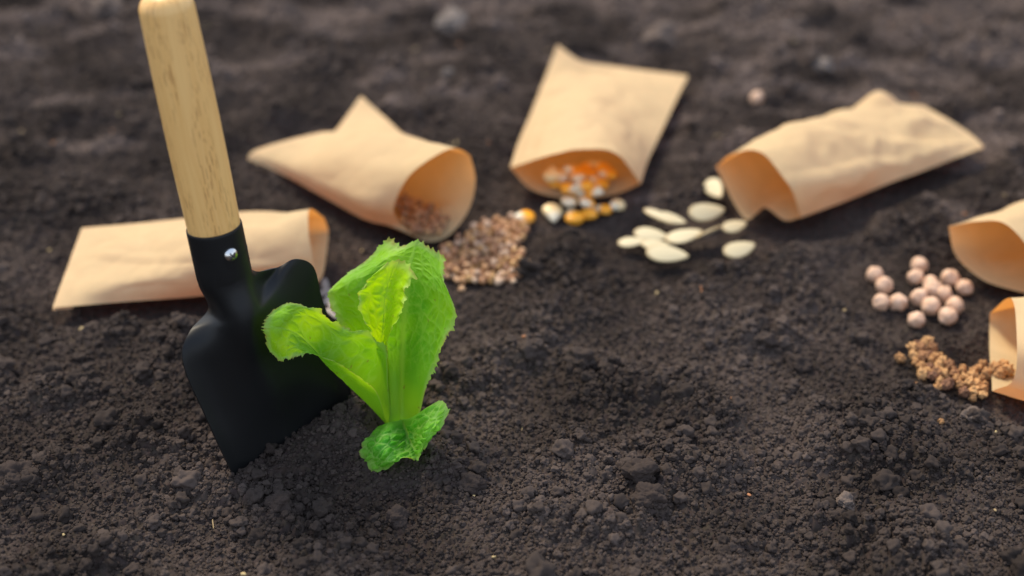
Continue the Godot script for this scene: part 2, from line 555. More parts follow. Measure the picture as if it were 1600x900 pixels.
func build_lettuce() -> void:
	var base := Vector3(-0.0525, 0.0, 0.118)
	var t := thing("lettuce_seedling", "bright green lettuce seedling with frilled leaves planted in front of the trowel", "lettuce", base)
	var o := {"seed": 5, "corner": 0.75, "scallop": 0.0005, "long": 8.5, "wide": 6.0, "rib": 0.2, "branches": 0.6, "slant": 0.8, "ruffles": 0.45, "ruffle": 0.0018, "puff": 0.0004, "teeth": 1.6, "tooth": 0.0024,
		"dark": Color(0.11, 0.41, 0.018), "light": Color(0.31, 0.64, 0.01), "vein": Color(0.36, 0.66, 0.12), "stalk": Color(0.28, 0.55, 0.04), "pale": 0.5, "brown": 0.65}
	var a := part("leaf", leaf_mesh(shift_net([
	[Vector3(-.058, .0003, .117), Vector3(-.0553, .0003, .117), Vector3(-.052, .0003, .118), Vector3(-.0479, .0003, .117), Vector3(-.0442, .0018, .117)],
	[Vector3(-.0604, .0144, .108), Vector3(-.0565, .0167, .106), Vector3(-.0514, .0189, .106), Vector3(-.0455, .0227, .113), Vector3(-.0399, .0229, .119)],
	[Vector3(-.0681, .0278, .1), Vector3(-.0603, .0301, .099), Vector3(-.0509, .0345, .099), Vector3(-.042, .0374, .108), Vector3(-.0356, .0349, .116)],
	[Vector3(-.0799, .0444, .094), Vector3(-.0655, .0483, .097), Vector3(-.0495, .0527, .096), Vector3(-.0374, .0525, .104), Vector3(-.0308, .0465, .113)],
	[Vector3(-.0861, .0562, .086), Vector3(-.0698, .0635, .092), Vector3(-.0478, .0678, .09), Vector3(-.034, .0661, .099), Vector3(-.0249, .0575, .108)],
	[Vector3(-.0719, .0647, .08), Vector3(-.0598, .0729, .086), Vector3(-.0461, .0743, .085), Vector3(-.0365, .0727, .09), Vector3(-.0311, .0683, .096)],
	[Vector3(-.0574, .0781, .074), Vector3(-.0513, .0761, .079), Vector3(-.0435, .0802, .08), Vector3(-.0375, .0779, .083), Vector3(-.0316, .076, .086)]], base), 171, 141, o), m_leaf, t)
	a.set_meta("label", "broad upright leaf at the back")
	o.merge({"seed": 15, "corner": 0.2, "scallop": 0.0009, "long": 7.0, "wide": 3.6, "rib": 0.14, "ruffles": 0.8, "ruffle": 0.0014, "light": Color(0.43, 0.71, 0.012), "dark": Color(0.18, 0.49, 0.014), "branches": 0.9, "teeth": 2.6, "tooth": 0.0019}, true)
	var b := part("leaf", leaf_mesh(shift_net([
	[Vector3(-.0565, -.0006, .114), Vector3(-.0567, -.0006, .115), Vector3(-.057, .0011, .118), Vector3(-.0577, .0042, .12), Vector3(-.0584, .0073, .121)],
	[Vector3(-.0573, .0227, .113), Vector3(-.0593, .0176, .114), Vector3(-.0656, .0147, .119), Vector3(-.0632, .0239, .125), Vector3(-.061, .0295, .128)],
	[Vector3(-.0569, .0429, .115), Vector3(-.0629, .0345, .114), Vector3(-.0751, .0281, .12), Vector3(-.0717, .036, .127), Vector3(-.0675, .0397, .131)],
	[Vector3(-.0644, .0518, .114), Vector3(-.0709, .0439, .114), Vector3(-.0828, .039, .121), Vector3(-.0797, .045, .128), Vector3(-.0756, .0469, .132)],
	[Vector3(-.0771, .0543, .112), Vector3(-.0815, .0525, .116), Vector3(-.0877, .0487, .123), Vector3(-.0869, .0517, .129), Vector3(-.0861, .0536, .133)],
	[Vector3(-.0865, .0686, .119), Vector3(-.0903, .067, .124), Vector3(-.0942, .0633, .13), Vector3(-.0944, .0607, .135), Vector3(-.0947, .0576, .137)],
	[Vector3(-.0972, .0766, .127), Vector3(-.0982, .0763, .133), Vector3(-.1001, .0724, .138), Vector3(-.1011, .0643, .14), Vector3(-.1015, .0563, .139)],
	[Vector3(-.1042, .077, .133), Vector3(-.106, .0764, .137), Vector3(-.1068, .0735, .139), Vector3(-.1069, .069, .139), Vector3(-.1058, .0614, .137)]], base), 161, 101, o), m_leaf, t)
	b.set_meta("label", "arching leaf reaching left over the trowel blade")
	o.merge({"seed": 25, "corner": 0.3, "scallop": 0.001, "long": 7.0, "wide": 2.6, "rib": 0.12, "ruffles": 1.0, "ruffle": 0.0016, "puff": 0.0004, "light": Color(0.5, 0.74, 0.006), "dark": Color(0.33, 0.65, 0.006), "vein": Color(0.45, 0.62, 0.05), "teeth": 2.8, "tooth": 0.0016, "brown": 0.5}, true)
	var c := part("leaf", leaf_mesh(shift_net([
	[Vector3(-.0587, .005, .112), Vector3(-.0584, .005, .112), Vector3(-.0579, .0047, .112), Vector3(-.0572, .005, .112), Vector3(-.0567, .005, .112)],
	[Vector3(-.0617, .0242, .109), Vector3(-.0606, .023, .108), Vector3(-.0594, .0234, .108), Vector3(-.0581, .0256, .109), Vector3(-.0566, .0286, .111)],
	[Vector3(-.0615, .0454, .114), Vector3(-.0606, .0436, .1125), Vector3(-.0591, .0439, .1125), Vector3(-.0574, .0461, .114), Vector3(-.0559, .0501, .118)],
	[Vector3(-.0645, .0603, .119), Vector3(-.0616, .0561, .114), Vector3(-.058, .0553, .112), Vector3(-.0549, .0578, .115), Vector3(-.0518, .0617, .12)],
	[Vector3(-.0676, .0721, .115), Vector3(-.0628, .0673, .11), Vector3(-.057, .0659, .108), Vector3(-.0524, .0673, .111), Vector3(-.0483, .0693, .117)],
	[Vector3(-.065, .0766, .109), Vector3(-.0602, .0743, .105), Vector3(-.0552, .0736, .104), Vector3(-.0509, .0746, .107), Vector3(-.0477, .0752, .113)],
	[Vector3(-.0596, .0795, .102), Vector3(-.0556, .0816, .101), Vector3(-.0509, .083, .101), Vector3(-.0462, .0825, .104), Vector3(-.0426, .0804, .11)]], base), 151, 91, o), m_leaf, t)
	c.set_meta("label", "small yellow-green young leaf in the middle")
	o.merge({"seed": 35, "corner": 0.1, "scallop": 0.0004, "long": 3.6, "wide": 4.4, "rib": 0.1, "branches": 1.4, "slant": 0.9, "ruffles": 0.9, "ruffle": 0.0014, "puff": 0.0017, "light": Color(0.25, 0.62, 0.03), "dark": Color(0.06, 0.37, 0.02), "vein": Color(0.4, 0.72, 0.16), "stalk": Color(0.3, 0.6, 0.06), "pale": 0.85, "brown": 0.55}, true)
	var d := part("leaf", leaf_mesh(shift_net([
	[Vector3(-.0542, .0073, .122), Vector3(-.0526, .0092, .123), Vector3(-.0507, .0108, .124), Vector3(-.0489, .0108, .124), Vector3(-.0472, .0096, .123)],
	[Vector3(-.062, .0107, .13), Vector3(-.0553, .017, .135), Vector3(-.0492, .0099, .129), Vector3(-.0438, .0211, .136), Vector3(-.0382, .027, .136)],
	[Vector3(-.0664, .0087, .139), Vector3(-.0571, .0186, .147), Vector3(-.0471, .0104, .136), Vector3(-.0393, .026, .144), Vector3(-.0306, .0349, .141)],
	[Vector3(-.0671, .0043, .145), Vector3(-.0567, .017, .154), Vector3(-.0453, .0104, .142), Vector3(-.0376, .0251, .15), Vector3(-.0283, .0312, .145)],
	[Vector3(-.0625, .0025, .15), Vector3(-.0538, .0137, .157), Vector3(-.0436, .0108, .147), Vector3(-.0387, .0221, .154), Vector3(-.0334, .0253, .149)],
	[Vector3(-.0539, .0064, .151), Vector3(-.0482, .0147, .156), Vector3(-.0426, .009, .151), Vector3(-.0403, .0152, .154), Vector3(-.0381, .0182, .151)]], base), 121, 141, o), m_leaf, t)
	d.set_meta("label", "short crinkled leaf drooping over the soil in front")
	# the crown where the leaf stalks meet
	var prof := []
	for k in 9:
		var y := k / 8.0
		prof.append([0.0078 - 0.0016 * y + 0.0008 * sin(y * 5.0), -0.014 + 0.016 * y])
	prof.append([0.0, 0.0024])
	part("crown", lathe(prof, 20), mat(lin(0.3, 0.5, 0.09), 0.5), t)


# ---------------------------------------------------------------- the trowel

func wood_image() -> Image:
	var w := 256
	var h := 1024
	var im := Image.create(w, h, false, Image.FORMAT_RGB8)
	var streak := noise(FastNoiseLite.TYPE_SIMPLEX_SMOOTH, 1.0, 77, 3)
	var pore := noise(FastNoiseLite.TYPE_SIMPLEX, 1.0, 78)
	var patch := noise(FastNoiseLite.TYPE_SIMPLEX_SMOOTH, 1.0, 79, 2)
	for y in h:
		for x in w:
			var a := TAU * x / w
			var cx := cos(a)
			var sx := sin(a)
			var v := y / 1024.0
			var bend := 0.35 * sin(v * 5.0 + cx * 1.5) + 0.25 * patch.get_noise_2d(v * 3.0, cx)
			var g := streak.get_noise_3d(cx * 4.5 + bend, sx * 4.5, v * 1.4) * 0.5 + 0.5
			var wide := patch.get_noise_3d(cx * 1.2, sx * 1.2, v * 2.5) * 0.5 + 0.5
			var p := pore.get_noise_3d(cx * 21.0 + bend * 4.0, sx * 21.0, v * 8.0)
			var mark := smoothstep(0.42, 0.7, p) * smoothstep(0.3, 0.6, wide)
			var fine := pore.get_noise_3d(cx * 40.0 + bend * 8.0, sx * 40.0, v * 9.0) * 0.5 + 0.5
			var c := Color(0.69, 0.38, 0.115).lerp(Color(0.80, 0.50, 0.185), g)
			c = c.lerp(Color(0.62, 0.33, 0.09), 0.35 * wide * (1.0 - g) + 0.16 * fine)
			c = c.lerp(Color(0.3, 0.13, 0.035), mark * 0.75)
			im.set_pixel(x, y, c.linear_to_srgb())
	return im


func aim(o: Node3D, from: Vector3, up: Vector3, ref: Vector3) -> void:
	# stands a y-up shape on FROM with its axis along UP, its own z turned towards REF
	var y := up.normalized()
	var x := y.cross(ref).normalized()
	o.transform = Transform3D(Basis(x, y, x.cross(y)), from)


func build_trowel() -> void:
	var base := Vector3(-0.1, 0.0, 0.126)
	var t := thing("hand_trowel", "black steel hand trowel with a pale wooden handle stuck upright in soil", "trowel", base)
	var metal := mat(lin(0.0058, 0.006, 0.0062), 0.46, 0.32)
	metal.clearcoat_enabled = true
	metal.clearcoat = 0.08
	metal.clearcoat_roughness = 0.25
	var j := Vector3(-.127, .1145, .122) - base
	var tip := Vector3(-.138, .2173, .112) - base
	var axis := (tip - j).normalized()
	var size := j.distance_to(tip)
	# wooden handle, turned, with a rounded end
	var wood := mat(Color.WHITE, 0.42, 0.5)
	wood.albedo_texture = ImageTexture.create_from_image(wood_image())
	wood.uv1_scale = Vector3(1.0, 8.0, 1.0)
	var prof := [[0.0, -0.02], [0.0102, -0.02]]
	for k in 25:
		var y := k / 24.0
		prof.append([0.01135 + 0.0005 * sin(y * PI) - 0.0002 * y, y * (size - 0.0075)])
	for k in 9:
		var a := (k + 1) / 9.0 * PI / 2.0
		prof.append([0.00395 + 0.0072 * cos(a), size - 0.0075 + 0.0072 * sin(a)])
	prof.append([0.0, size + 0.0002])
	var h := part("handle", lathe(prof, 72, true), wood, t)
	aim(h, j, axis, Vector3(0.3, 0, 1))
	# steel socket rolled round the handle
	var wall := [[0.0113, -0.0235], [0.0117, -0.0238], [0.01198, -0.0235], [0.0120, -0.018], [0.0120, -0.0015], [0.01185, -0.0003], [0.01155, 0.0], [0.0113, -0.0005]]
	var so := part("socket", lathe(wall, 72), metal, t)
	aim(so, j, axis, Vector3(0.3, 0, 1))
	# blade
	var net: Array = shift_net([
	[Vector3(-.1364, .102, .1288), Vector3(-.1332, .1027, .1327), Vector3(-.1275, .1036, .1351), Vector3(-.1201, .1043, .1338), Vector3(-.1153, .1043, .1292), Vector3(-.1136, .1039, .1232), Vector3(-.1147, .1033, .118)],
	[Vector3(-.1348, .0892, .1304), Vector3(-.1315, .0899, .1342), Vector3(-.1261, .0907, .1363), Vector3(-.1188, .0914, .135), Vector3(-.1142, .0915, .1308), Vector3(-.1123, .0911, .1248), Vector3(-.1131, .0905, .1199)],
	[Vector3(-.1341, .0707, .121), Vector3(-.1305, .0742, .128), Vector3(-.124, .0784, .137), Vector3(-.1162, .0802, .1385), Vector3(-.1107, .0797, .132), Vector3(-.1102, .0783, .113), Vector3(-.1057, .0808, .104)],
	[Vector3(-.1398, .0682, .133), Vector3(-.1331, .0696, .134), Vector3(-.1233, .0721, .1385), Vector3(-.1147, .0735, .1395), Vector3(-.1093, .0739, .132), Vector3(-.1048, .0742, .111), Vector3(-.0973, .0824, .099)],
	[Vector3(-.1428, .063, .142), Vector3(-.1351, .0618, .139), Vector3(-.1224, .0632, .139), Vector3(-.1136, .0649, .139), Vector3(-.1078, .0622, .13), Vector3(-.0991, .0624, .109), Vector3(-.09, .075, .094)],
	[Vector3(-.1411, .0521, .146), Vector3(-.1333, .0491, .141), Vector3(-.1209, .0497, .139), Vector3(-.1118, .051, .1365), Vector3(-.1052, .0492, .127), Vector3(-.0943, .0511, .108), Vector3(-.0871, .057, .094)],
	[Vector3(-.1357, .0346, .148), Vector3(-.1292, .0314, .143), Vector3(-.1169, .0311, .139), Vector3(-.1071, .0334, .134), Vector3(-.0997, .033, .124), Vector3(-.0869, .0337, .108), Vector3(-.0811, .0349, .097)],
	[Vector3(-.1304, .017, .15), Vector3(-.1244, .0129, .145), Vector3(-.1138, .0117, .139), Vector3(-.1043, .0135, .132), Vector3(-.0955, .014, .121), Vector3(-.0819, .0174, .109), Vector3(-.0769, .0147, .1)],
	[Vector3(-.1241, -.0062, .15), Vector3(-.1181, -.0097, .145), Vector3(-.108, -.0119, .138), Vector3(-.0985, -.009, .131), Vector3(-.0899, -.0065, .12), Vector3(-.0799, -.002, .108), Vector3(-.0757, -.0025, .1)],
	[Vector3(-.1212, -.0226, .148), Vector3(-.1154, -.0249, .144), Vector3(-.1069, -.0272, .137), Vector3(-.098, -.0254, .13), Vector3(-.0898, -.0222, .119), Vector3(-.0808, -.0176, .108), Vector3(-.0769, -.0182, .1)]], base)
	part("blade", shell(net_points(net, 81, 73), 81, 73, 0.0011), metal, t)
	# the screw through the socket
	var steel := mat(lin(0.62, 0.62, 0.6), 0.25)
	steel.metallic = 1.0
	var out := Vector3(0.58, 0.0, 0.8)
	out = (out - axis * out.dot(axis)).normalized()
	var screw := part("screw", lathe([[0.003, -0.0008], [0.003, 0.0005], [0.0027, 0.0011], [0.0018, 0.0017], [0.0009, 0.002], [0.0, 0.0021]], 28), steel, t)
	aim(screw, j - axis * 0.0098 + out * 0.0119, out, axis)
	var dark := mat(lin(0.03, 0.03, 0.03), 0.6)
	for k in 2:
		var bm := BoxMesh.new()
		bm.size = Vector3(0.0034, 0.0006, 0.0006)
		var slot := part("slot", bm, dark, screw)
		slot.position = Vector3(0, 0.0019, 0)
		slot.rotation.y = 0.6 + k * PI / 2.0


# ---------------------------------------------------------------- the seeds

func chickpea_mesh(s: int) -> ArrayMesh:
	var b := ball(3)
	var p: PackedVector3Array = b[0]
	var n := noise(FastNoiseLite.TYPE_SIMPLEX_SMOOTH, 0.8, s, 2)
	var c := PackedColorArray()
	for k in p.size():
		var v := p[k]
		var beak := pow(maxf(0.0, v.dot(Vector3(0.2, 0.1, 1.0).normalized())), 14.0)
		var cleft := exp(-pow(v.x * 5.0, 2.0)) * maxf(0.0, v.z + 0.3)
		p[k] = v * (1.0 + 0.13 * n.get_noise_3dv(v) + 0.16 * beak - 0.09 * cleft)
		var m := 0.5 + 0.5 * n.get_noise_3dv(v * 2.0)
		c.append(Color(0.50, 0.29, 0.17).lerp(Color(0.70, 0.48, 0.34), m))
	return index_mesh(p, b[1], c)


func pumpkin_mesh() -> ArrayMesh:
	# a flat teardrop with a raised rim, length 1 along x
	var p := PackedVector3Array()
	var c := PackedColorArray()
	var rings := [0.0, 0.2, 0.4, 0.6, 0.72, 0.8, 0.86, 0.92, 0.97, 1.0]
	var cols := 40
	var rows := rings.size() * 2 - 1
	for i in rows:
		var under := i >= rings.size()
		var r: float = rings[i] if not under else rings[rows - 1 - i]
		for j in cols:
			var a := TAU * j / cols
			var x := cos(a) * 0.5
			var w := 0.245 * sin(a) * (1.0 - 0.32 * cos(a)) * pow(absf(sin(a)), 0.12)
			var y := 0.036 * (1.0 - pow(r, 2.5)) + 0.016 * exp(-pow((r - 0.9) / 0.05, 2.0)) + 0.012 * (1.0 - pow(r, 8.0))
			p.append(Vector3(x * r, -y if under else y, w * r))
			c.append(Color(0.55, 0.465, 0.285).lerp(Color(0.44, 0.33, 0.17), smoothstep(0.8, 0.95, r)))
	return grid_mesh(p, rows, cols, c, true)


func kernel_mesh(pale: bool) -> ArrayMesh:
	# a maize kernel: a broad rounded crown that narrows to a pale tip at -z
	var b := ball(3)
	var p: PackedVector3Array = b[0]
	var c := PackedColorArray()
	for k in p.size():
		var v := p[k]
		var t := v.z * 0.5 + 0.5
		var w := lerpf(0.42, 1.0, smoothstep(0.0, 0.7, t))
		var dent := exp(-(pow(v.x * 2.2, 2.0) + pow(v.y * 3.0, 2.0))) * smoothstep(0.7, 1.0, t)
		p[k] = Vector3(v.x * w * 0.85, v.y * 0.5 * lerpf(0.7, 1.0, t), v.z - 0.18 * dent)
		var body := Color(0.8, 0.6, 0.3) if pale else Color(0.85, 0.36, 0.02)
		c.append(Color(0.74, 0.66, 0.48).lerp(body, smoothstep(0.25, 0.5, t)))
	return index_mesh(p, b[1], c)


func put(called: String, mesh: Mesh, m: Material, at: Vector3, basis_: Basis, label: String, category: String, group: String) -> MeshInstance3D:
	var o := part(numbered(called), mesh, m, self)
	o.transform = Transform3D(basis_, at)
	tag(o, label, category, group)
	return o


func turned(r: float) -> Basis:
	return Basis.from_euler(Vector3(rng.randf() * TAU, rng.randf() * TAU, rng.randf() * TAU)).scaled(Vector3(r, r, r))


func build_seeds() -> void:
	# chickpeas
	var peas := []
	for k in 3: peas.append(chickpea_mesh(60 + k))
	var m_pea := mat(Color.WHITE, 0.6, 0.4)
	m_pea.vertex_color_use_as_albedo = true
	for q in [
		[.1934, -.0126, .0045, 0, "topmost chickpea of the group of four at the left"],
		[.1964, -.0015, .0047, 0, "second chickpea from the top in the left group of four"],
		[.1919, .0134, .0046, 0, "lower left chickpea of the left group of four"],
		[.2009, .0134, .0048, 0, "lower right chickpea of the left group of four"],
		[.2189, -.0207, .0048, 0, "farthest chickpea at the top of the main cluster"],
		[.2147, -.0101, .0043, 0, "chickpea just below the topmost one of the main cluster"],
		[.2217, -.0046, .0042, 0, "chickpea half hidden in the middle of the main cluster"],
		[.2331, -.0089, .005, 0, "chickpea nearest the packet mouth, upper of two"],
		[.2386, -.0003, .0045, 0, "rightmost chickpea under the packet lip"],
		[.2265, .0057, .0044, 0, "large orange-tan chickpea in the centre of the main cluster"],
		[.2217, .0015, .0052, 0, "chickpea tucked behind the centre of the main cluster"],
		[.2127, .0093, .0047, 0, "leftmost chickpea of the main cluster"],
		[.2171, .0169, .005, 0, "chickpea low in the main cluster, left of its lowest pair"],
		[.2298, .0164, .0047, 0, "upper chickpea of the lowest pair in the main cluster"],
		[.2239, .0262, .0048, 0, "lower chickpea of the lowest pair in the main cluster"],
		[.2073, .0291, .0044, 0, "single chickpea nearest the camera, apart from the cluster"],
		[.1549, -.2094, .0046, 0, "lone chickpea far back between the middle and right packets"]]:
		var r: float = q[2]
		put("chickpea", peas[rng.randi() % 3], m_pea, Vector3(q[0], maxf(q[3], height(q[0], q[1]) + r * 0.75), q[1]), turned(r), q[4], "chickpea", "chickpeas spilled on the soil")
	# pumpkin seeds: x, z, length, turn, roll, lift, label
	var m_pump := mat(Color.WHITE, 0.55, 0.45)
	m_pump.vertex_color_use_as_albedo = true
	var pm := pumpkin_mesh()
	for q in [
		[.0654, -.0399, .0155, 0, .2, 0, "leftmost pumpkin seed, short and apart from the others"],
		[.0819, -.0605, .023, -.9368, -.3, .004, "pumpkin seed slanting across the back left of the heap"],
		[.0882, -.0626, .019, -.3323, .1, .001, "pumpkin seed at the back, under the slanting one"],
		[.0767, -.0472, .02, -.2627, .3, 0, "pumpkin seed lying in the left of the heap behind two others"],
		[.0791, -.0367, .018, -.0652, .1, 0, "pumpkin seed just behind the front one of the heap"],
		[.0839, -.0271, .0235, -.1295, .35, .0005, "front pumpkin seed of the heap, long and level"],
		[.0943, -.0432, .0225, .3944, .1, .002, "pumpkin seed in the middle of the heap, tilted up to the right"],
		[.1089, -.0667, .0225, .3153, .55, .003, "broad pumpkin seed showing its flat face, largest of the heap"],
		[.116, -.094, .021, -1.3214, .5, .002, "pumpkin seed at the back against the packet mouth"],
		[.1083, -.0458, .02, .8264, -.8, .003, "pumpkin seed standing on its edge beside the broad one"],
		[.1235, -.0565, .0165, .5221, .35, 0, "pumpkin seed under the front corner of the packet"],
		[.1236, -.0328, .0215, .559, .35, 0, "pumpkin seed nearest the camera at right, apart from the heap"]]:
		var s: float = q[2]
		var b := Basis(Vector3.UP, q[3]) * Basis(Vector3.RIGHT, q[4]) * Basis(Vector3.BACK, rng.randf_range(-0.12, 0.12))
		put("pumpkin_seed", pm, m_pump, Vector3(q[0], maxf(height(q[0], q[1]), 0.0) + 0.0034 + float(q[5]), q[1]), b.scaled(Vector3(s, s, s)), q[6], "pumpkin seed", "cream pumpkin seeds spilled on the soil")
	# maize: x, y, z, size, turn, pale, label
	var m_corn := mat(Color.WHITE, 0.32, 0.5)
	m_corn.vertex_color_use_as_albedo = true
	var kern := [kernel_mesh(false), kernel_mesh(true)]
	for q in [
		[.0068, 0, -.0687, .0066, 1.9, false, "maize kernel farthest left, beside the heap of tan seeds"],
		[.023, 0, -.0722, .0074, 3.2, true, "pale maize kernel left of the two bright yellow ones"],
		[.0345, 0, -.0687, .007, .4, false, "left one of the two bright yellow maize kernels in front"],
		[.0439, 0, -.0722, .0066, -.5, false, "right one of the two bright yellow maize kernels in front"],
		[.0517, 0, -.0777, .0056, 1.2, false, "small brownish maize kernel right of the yellow pair"],
		[.0592, 0, -.0819, .0056, 2.2, true, "pale maize kernel farthest right of the spill"],
		[.0321, .006, -.0777, .0062, 3, true, "pale maize kernel on the packet lip, left"],
		[.0419, .006, -.077, .0064, 2.8, false, "orange maize kernel on the packet lip, right"],
		[.0258, .006, -.0991, .0061, 5.9662, false, "orange maize kernel piled inside the mouth of the middle packet"],
		[.0328, .009, -.0882, .006, 4.3699, false, "orange maize kernel piled inside the mouth of the middle packet"],
		[.0406, .012, -.0859, .0059, 1.5341, false, "orange maize kernel piled inside the mouth of the middle packet"],
		[.0497, .006, -.0998, .007, 1.2983, false, "orange maize kernel piled inside the mouth of the middle packet"],
		[.0295, .009, -.1012, .0066, 2.8466, true, "pale maize kernel piled inside the mouth of the middle packet"],
		[.0377, .012, -.0953, .0063, 3.0689, false, "orange maize kernel piled inside the mouth of the middle packet"],
		[.0471, .006, -.1086, .006, 5.1492, false, "orange maize kernel piled inside the mouth of the middle packet"],
		[.0554, .009, -.1042, .0059, 1.4519, false, "orange maize kernel piled inside the mouth of the middle packet"],
		[.035, .012, -.1034, .0058, 1.654, false, "orange maize kernel piled inside the mouth of the middle packet"],
		[.0441, .006, -.1161, .0063, 5.5928, false, "orange maize kernel piled inside the mouth of the middle packet"],
		[.052, .009, -.1116, .0063, .7051, false, "orange maize kernel piled inside the mouth of the middle packet"],
		[.0227, .012, -.099, .0061, 6.1479, true, "pale maize kernel piled inside the mouth of the middle packet"],
		[.0383, .006, -.0883, .0059, 3.845, false, "orange maize kernel piled inside the mouth of the middle packet"],
		[.0465, .009, -.0853, .0063, 4.0972, false, "orange maize kernel piled inside the mouth of the middle packet"]]:
		var s: float = q[3]
		var y: float = q[1] if q[1] > 0.0 else maxf(height(q[0], q[2]), -0.001) + s * 0.42
		var b := Basis.from_euler(Vector3(rng.randf_range(-0.35, 0.35), q[4], rng.randf_range(-0.3, 0.3)))
		put("maize_kernel", kern[1 if q[5] else 0], m_corn, Vector3(q[0], y, q[2]), b.scaled(Vector3(s, s, s)), q[6], "maize kernel", "maize kernels at the mouth of the middle packet")
	# small round seeds
	var rounds := []
	for k in 4: rounds.append(lump_mesh(2, 90 + k, 0.14, 0.08, Vector3(1.0, 0.86, 0.94)))
	var tones := []
	for c in [[0.42, 0.22, 0.095], [0.5, 0.29, 0.15], [0.55, 0.37, 0.24], [0.36, 0.175, 0.08], [0.24, 0.12, 0.06], [0.5, 0.28, 0.11]]:
		tones.append(mat(lin(c[0], c[1], c[2]), 0.55, 0.45))
	var heap: PackedVector2Array = PackedVector2Array([Vector2(-.0384, -.0376), Vector2(-.0281, -.0461), Vector2(-.0196, -.0595), Vector2(-.0125, -.0649), Vector2(0, -.0676), Vector2(.0086, -.0622), Vector2(.0077, -.0461), Vector2(0, -.0376), Vector2(.0089, -.0216), Vector2(.0095, -.008), Vector2(0, -.0025), Vector2(-.0135, -.0031), Vector2(-.0288, -.0055), Vector2(-.0375, -.0123)])
	var spots := scatter(heap, 0.0030, 165)
	spots.append_array(scatter(heap, 0.0046, 55))
	for k in spots.size():
		var q: Vector2 = spots[k]
		var r := rng.randf_range(0.0017, 0.0024)
		var up := r * rng.randf_range(0.8, 1.3) + (0.0026 if k >= 165 else 0.0)
		put("small_seed", rounds[rng.randi() % 4], tones[rng.randi() % 6], Vector3(q.x, maxf(height(q.x, q.y), -0.001) + up, q.y), turned(r), "small round tan seed in the heap spilled right of the lettuce", "small seed", "tan seeds heaped on the soil")
	for q in [
		[-.0263, 0, "single tan seed apart in front of the heap"],
		[.0056, -.037, "single tan seed at the right side of the heap"]]:
		put("small_seed", rounds[rng.randi() % 4], tones[1], Vector3(q[0], height(q[0], q[1]) + 0.0018, q[1]), turned(0.0022), q[2], "small seed", "tan seeds strayed from the heap")
	var inside: PackedVector2Array = PackedVector2Array([Vector2(-.0657, -.0763), Vector2(-.0581, -.0833), Vector2(-.0486, -.0749), Vector2(-.0355, -.0577), Vector2(-.0385, -.0437), Vector2(-.0507, -.0424), Vector2(-.0608, -.0543)])
	spots = scatter(inside, 0.0026, 95)
	for k in spots.size():
		var q: Vector2 = spots[k]
		var r := rng.randf_range(0.0015, 0.0021)
		put("small_seed", rounds[rng.randi() % 4], tones[[4, 4, 3, 0][rng.randi() % 4]], Vector3(q.x, 0.0045 + r * rng.randf_range(0.5, 2.6), q.y), turned(r), "small brown seed lying inside the round mouth of the rolled packet", "small seed", "brown seeds inside the rolled packet")  # same seeds in darker tones: shade inside the packet put into the colour
	# knobbly beet seeds
	var knobs := []
	for k in 4: knobs.append(lump_mesh(3, 120 + k, 0.4, 0.62, Vector3(1.0, 0.85, 0.95), 3.6))
	var beets := []
	for c in [[0.41, 0.215, 0.09], [0.3, 0.15, 0.07], [0.5, 0.28, 0.12], [0.21, 0.105, 0.06]]:
		beets.append(mat(lin(c[0], c[1], c[2]), 0.85, 0.3))
	var pile: PackedVector2Array = PackedVector2Array([Vector2(.1992, .0543), Vector2(.207, .0489), Vector2(.2127, .0597), Vector2(.2148, .0714), Vector2(.2242, .0714), Vector2(.2318, .0661), Vector2(.2308, .0807), Vector2(.2264, .0949), Vector2(.2183, .0969), Vector2(.2162, .0858), Vector2(.2041, .0879), Vector2(.1993, .0781), Vector2(.1987, .0661)])
	spots = scatter(pile, 0.0036, 60)
	for k in spots.size():
		var q: Vector2 = spots[k]
		var r := rng.randf_range(0.0017, 0.0029)
		put("beet_seed", knobs[rng.randi() % 4], beets[rng.randi() % 4], Vector3(q.x, maxf(height(q.x, q.y), -0.001) + r * rng.randf_range(0.8, 1.7), q.y), turned(r), "knobbly brown beet seed in the pile before the lowest right packet", "beet seed", "beet seeds piled on the soil")
	for q in [
		[.1924, .0622, .0026, 0, "single beet seed left of the pile"],
		[.195, .0861, .0028, 0, "single beet seed in front of the pile at left"],
		[.2001, .1166, .0016, 0, "tiny bit of beet seed nearest the camera"],
		[.2346, .0769, .003, .005, "beet seed at the mouth of the lowest packet"],
		[.2392, .0748, .003, .005, "beet seed just inside the lowest packet, upper"],
		[.2364, .081, .0028, .005, "beet seed just inside the lowest packet, lower"],
		[.2405, .0795, .003, .006, "beet seed farthest inside the lowest packet"]]:
		var y := maxf(height(q[0], q[1]) + 0.0015, q[3])
		put("beet_seed", knobs[rng.randi() % 4], beets[rng.randi() % 3], Vector3(q[0], y, q[1]), turned(q[2]), q[4], "beet seed", "beet seeds strayed from the pile")
	# pale grey seeds behind the lettuce
	var grey := mat(lin(0.33, 0.28, 0.24), 0.7, 0.3)
	for q in [
		[-.0991, -.0013, .4],
		[-.0954, .0101, 1.2],
		[-.0927, .0213, 2],
		[-.0944, .0276, .1],
		[-.0907, .0321, 2.6],
		[-.0995, -.0086, 1.7]]:
		put("pale_seed", pm, grey, Vector3(q[0], height(q[0], q[1]) + 0.0016, q[1]), Basis.from_euler(Vector3(0.25, q[2], 0.2)).scaled(Vector3(0.0085, 0.012, 0.0085)), "small pale grey seed between the trowel blade and the lettuce leaf", "seed", "pale seeds behind the lettuce")


